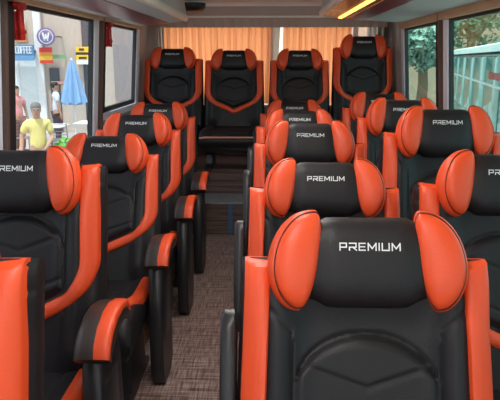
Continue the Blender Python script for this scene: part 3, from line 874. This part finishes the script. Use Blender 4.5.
def person(x, y, rz, h, label, shirt, trousers, hair='short', armL=None, armR=None, cap=None):
    root = empty('person', (x, y, GZ), R(rz), label, 'person')
    k = h / 1.70
    V = lambda a, b, c: Vector((a, b, c)) * k
    armL = armL or [(-.24, 0, 1.13), (-.26, -.05, .88)]; armR = armR or [(.24, 0, 1.13), (.26, -.05, .88)]
    N = [(V(0, 0, .93), .115 * k), (V(0, 0, 1.08), .105 * k), (V(0, 0, 1.25), .120 * k), (V(0, 0, 1.38), .085 * k), (V(0, 0, 1.45), .052 * k), (V(0, -.005, 1.52), .058 * k)]
    E = [(0, 1), (1, 2), (2, 3), (3, 4), (4, 5)]
    def chain(start, pts):
        p = start
        for q, r in pts:
            N.append((q, r)); E.append((p, len(N) - 1)); p = len(N) - 1
        return p
    ends = []
    for s, arm in ((-1, armL), (1, armR)):
        sh = V(s * .17, 0, 1.37); el = V(*arm[0]); wr = V(*arm[1]); dr = (wr - el).normalized()
        palm = wr + dr * .05 * k; kn = wr + dr * .09 * k
        w_ = chain(3, [(sh, .055 * k), (el, .042 * k), (wr, .028 * k), (palm, .030 * k), (kn, .028 * k)])
        side = dr.cross(Vector((1, 0, 0))).normalized() if abs(dr.x) < .9 else Vector((0, 1, 0))
        inn = Vector((-s, 0, 0))
        ends.append((kn, palm, dr, side, inn))
        lg = chain(0, [(V(s * .09, 0, .86), .088 * k), (V(s * .10, -.01, .48), .058 * k), (V(s * .10, .01, .09), .040 * k)])
        chain(lg, [(V(s * .105, -.05, .045), .038 * k), (V(s * .115, -.15, .035), .030 * k)])
    body = skin_mesh('body', N, E, SKIN, root)
    # fingers, head and face join the body mesh
    bm = NB(); bm.from_mesh(body.data)
    for kn, palm, dr, side, inn in ends:
        for q, ln in zip((-.026, -.009, .009, .026), (.065, .075, .07, .055)):
            b0 = palm + side * q * k * .9; b1 = b0 + dr * (.04 + ln * .5) * k; b2 = b0 + dr * (.04 + ln * .9) * k + inn * .015 * k; b3 = b0 + dr * (.03 + ln) * k + inn * .032 * k
            tube(bm, [b0, b1, b2, b3], [.0095 * k, .009 * k, .008 * k, .006 * k], 8)
        tube(bm, [palm - dr * .02 * k - side * .02 * k, palm - side * .05 * k + dr * .02 * k, palm - side * .052 * k + dr * .055 * k + inn * .01 * k], [.012 * k, .0105 * k, .007 * k], 8)
    rings = []
    for z, rx, ry, cy in ((-.125, .03, .03, -.035), (-.118, .045, .055, -.03), (-.085, .060, .080, -.014), (-.04, .071, .094, -.004), (.01, .076, .100, 0), (.05, .076, .100, .004), (.085, .066, .086, .008), (.108, .042, .056, .010), (.118, .012, .016, .010)):
        rings.append([(V(rx * math.cos(a), cy + ry * math.sin(a), 1.585 + z)) for a in [2 * math.pi * i / 24 for i in range(24)]])
    loft(bm, rings)
    loft(bm, [[V(sx, yy, z) for sx, yy, z in q] for q in ([(-.006, -.097, 1.60), (.006, -.097, 1.60), (.004, -.09, 1.605), (-.004, -.09, 1.605)], [(-.018, -.098, 1.555), (.018, -.098, 1.555), (.010, -.122, 1.558), (-.010, -.122, 1.558)])])
    for s in (-1, 1):
        ell(bm, V(s * .077, .01, 1.582), (.010 * k, .022 * k, .032 * k))
        ell(bm, V(s * .030, -.091, 1.595), (.013 * k, .008 * k, .008 * k), 1, 10)
        ell(bm, V(s * .030, -.094, 1.617), (.018 * k, .006 * k, .004 * k), 2, 8)
    ell(bm, V(0, -.093, 1.522), (.024 * k, .010 * k, .008 * k), 3, 10)
    bm.to_mesh(body.data); bm.free()
    for m in (EYE, HAIR, LIPM): body.data.materials.append(m)
    for p in body.data.polygons: p.use_smooth = True
    # shirt
    sn = [(V(0, 0, .86), (.165 * k, .125 * k)), (V(0, 0, 1.08), (.150 * k, .118 * k)), (V(0, 0, 1.26), (.162 * k, .125 * k)), (V(0, 0, 1.385), (.110 * k, .092 * k)), (V(0, .004, 1.445), .070 * k)]
    se = [(0, 1), (1, 2), (2, 3), (3, 4)]
    for s, arm in ((-1, armL), (1, armR)):
        sh = V(s * .175, 0, 1.365); el = V(*arm[0]); sn.append((sh, .078 * k)); se.append((3, len(sn) - 1))
        sn.append((sh.lerp(el, .75), .066 * k)); se.append((len(sn) - 2, len(sn) - 1))
    skin_mesh('shirt', sn, se, shirt, root)
    tn = [(V(0, 0, .93), .132 * k)]; te = []
    for s in (-1, 1):
        a = len(tn); tn += [(V(s * .09, 0, .84), .102 * k), (V(s * .10, -.01, .48), .076 * k), (V(s * .10, .01, .10), .062 * k)]; te += [(0, a), (a, a + 1), (a + 1, a + 2)]
    skin_mesh('trousers', tn, te, trousers, root)
    for s in (-1, 1):
        bm = NB(); box(bm, s * .11 * k - .048 * k, s * .11 * k + .048 * k, -.21 * k, .08 * k, 0, .085 * k, .03 * k, 3); mk('shoe', bm, SBLK, root)
    bm = NB(); rings = []
    for z, rx, ry, cy in ((-.03, .079, .055, .052), (.02, .083, .085, .026), (.05, .084, .106, .008), (.09, .074, .095, .010), (.118, .046, .062, .012), (.128, .012, .016, .012)):
        rings.append([V(rx * math.cos(a), cy + ry * math.sin(a), 1.585 + z) for a in [2 * math.pi * i / 24 for i in range(24)]])
    loft(bm, rings); mk('hair', bm, HAIR, root)
    if cap:
        bm = NB(); rings = []
        for z, rx, ry in ((.035, .089, .112), (.06, .090, .113), (.10, .082, .104), (.13, .055, .072), (.142, .012, .016)):
            rings.append([V(rx * math.cos(a), .006 + ry * math.sin(a), 1.585 + z) for a in [2 * math.pi * i / 28 for i in range(28)]])
        loft(bm, rings)
        br = [[V(.085 * math.cos(a), -.02 + q * .105 * math.sin(a) - (q - 1) * .0, 1.585 + zz) for a in [math.pi + math.pi * i / 14 for i in range(15)]] for q, zz in ((1.0, .045), (1.75, .028), (1.75, .020), (1.0, .036))]
        loft(bm, br, False, closed=False); mk('cap', bm, cap, root)
    return root
YEL = mat('yellow_cotton', (.80, .70, .26), rough=.85, var=.15, vscale=6); PNK = mat('pink_cotton', (.80, .34, .34), rough=.85)
LBL = mat('pale_blue_cotton', (.62, .72, .82), rough=.85); TRD = mat('dark_trousers', (.05, .05, .06), rough=.85); TRB = mat('brown_trousers', (.22, .12, .09), rough=.85)
CAPM = mat('grey_cap', (.20, .18, .17), rough=.8, var=.4, vscale=60)
person(-3.86, 9.9, 22, 1.62, 'person in a yellow shirt and grey cap standing outside the left window', YEL, TRD, cap=CAPM,
       armL=[(-.27, .03, 1.12), (-.29, -.06, .88)], armR=[(.25, -.02, 1.12), (.14, -.20, .98)])
person(-6.32, 15.0, 60, 1.68, 'person in a pink top standing at the left by the coffee shop', PNK, TRB)
person(-5.78, 16.3, 120, 1.72, 'person in a pale blue shirt standing beside the closed umbrella', LBL, TRD)

# ------------------------------------------------------------------ light, sky, camera
w = bpy.data.worlds.new('sky'); SC.world = w; w.use_nodes = True
nt = w.node_tree; bg = nt.nodes['Background']
sky = nt.nodes.new('ShaderNodeTexSky'); sky.sky_type = 'HOSEK_WILKIE'; sky.turbidity = 6; sky.ground_albedo = .4; sky.sun_direction = (-.3, -.5, .8)
mx = nt.nodes.new('ShaderNodeMix'); mx.data_type = 'RGBA'; mx.inputs['Factor'].default_value = .75; mx.inputs['B'].default_value = (1.0, 1.02, 1.06, 1)
nt.links.new(sky.outputs['Color'], mx.inputs['A']); nt.links.new(mx.outputs['Result'], bg.inputs['Color'])
bg.inputs['Strength'].default_value = 1.3
sl = bpy.data.lights.new('sun', 'SUN'); sl.energy = 3.5; sl.angle = R(3); sl.color = (1, .96, .90)
so = link(bpy.data.objects.new('sun', sl)); so.rotation_euler = (R(20), R(-4), 0)   # high, a little from the front

cam = bpy.data.cameras.new('camera'); co = link(bpy.data.objects.new('camera', cam))
cam.sensor_width = 36; cam.lens = 600 / 500 * 36; cam.clip_start = .05; cam.clip_end = 300
co.location = (0, 0, 1.45); co.rotation_euler = (R(90 - 13.3), 0, R(1.8))
SC.camera = co
SC.view_settings.view_transform = 'Standard'; SC.view_settings.look = 'None'
SC.view_settings.exposure = 1.1; SC.view_settings.gamma = 1
try: SC.view_settings.use_curve_mapping = False
except Exception: pass
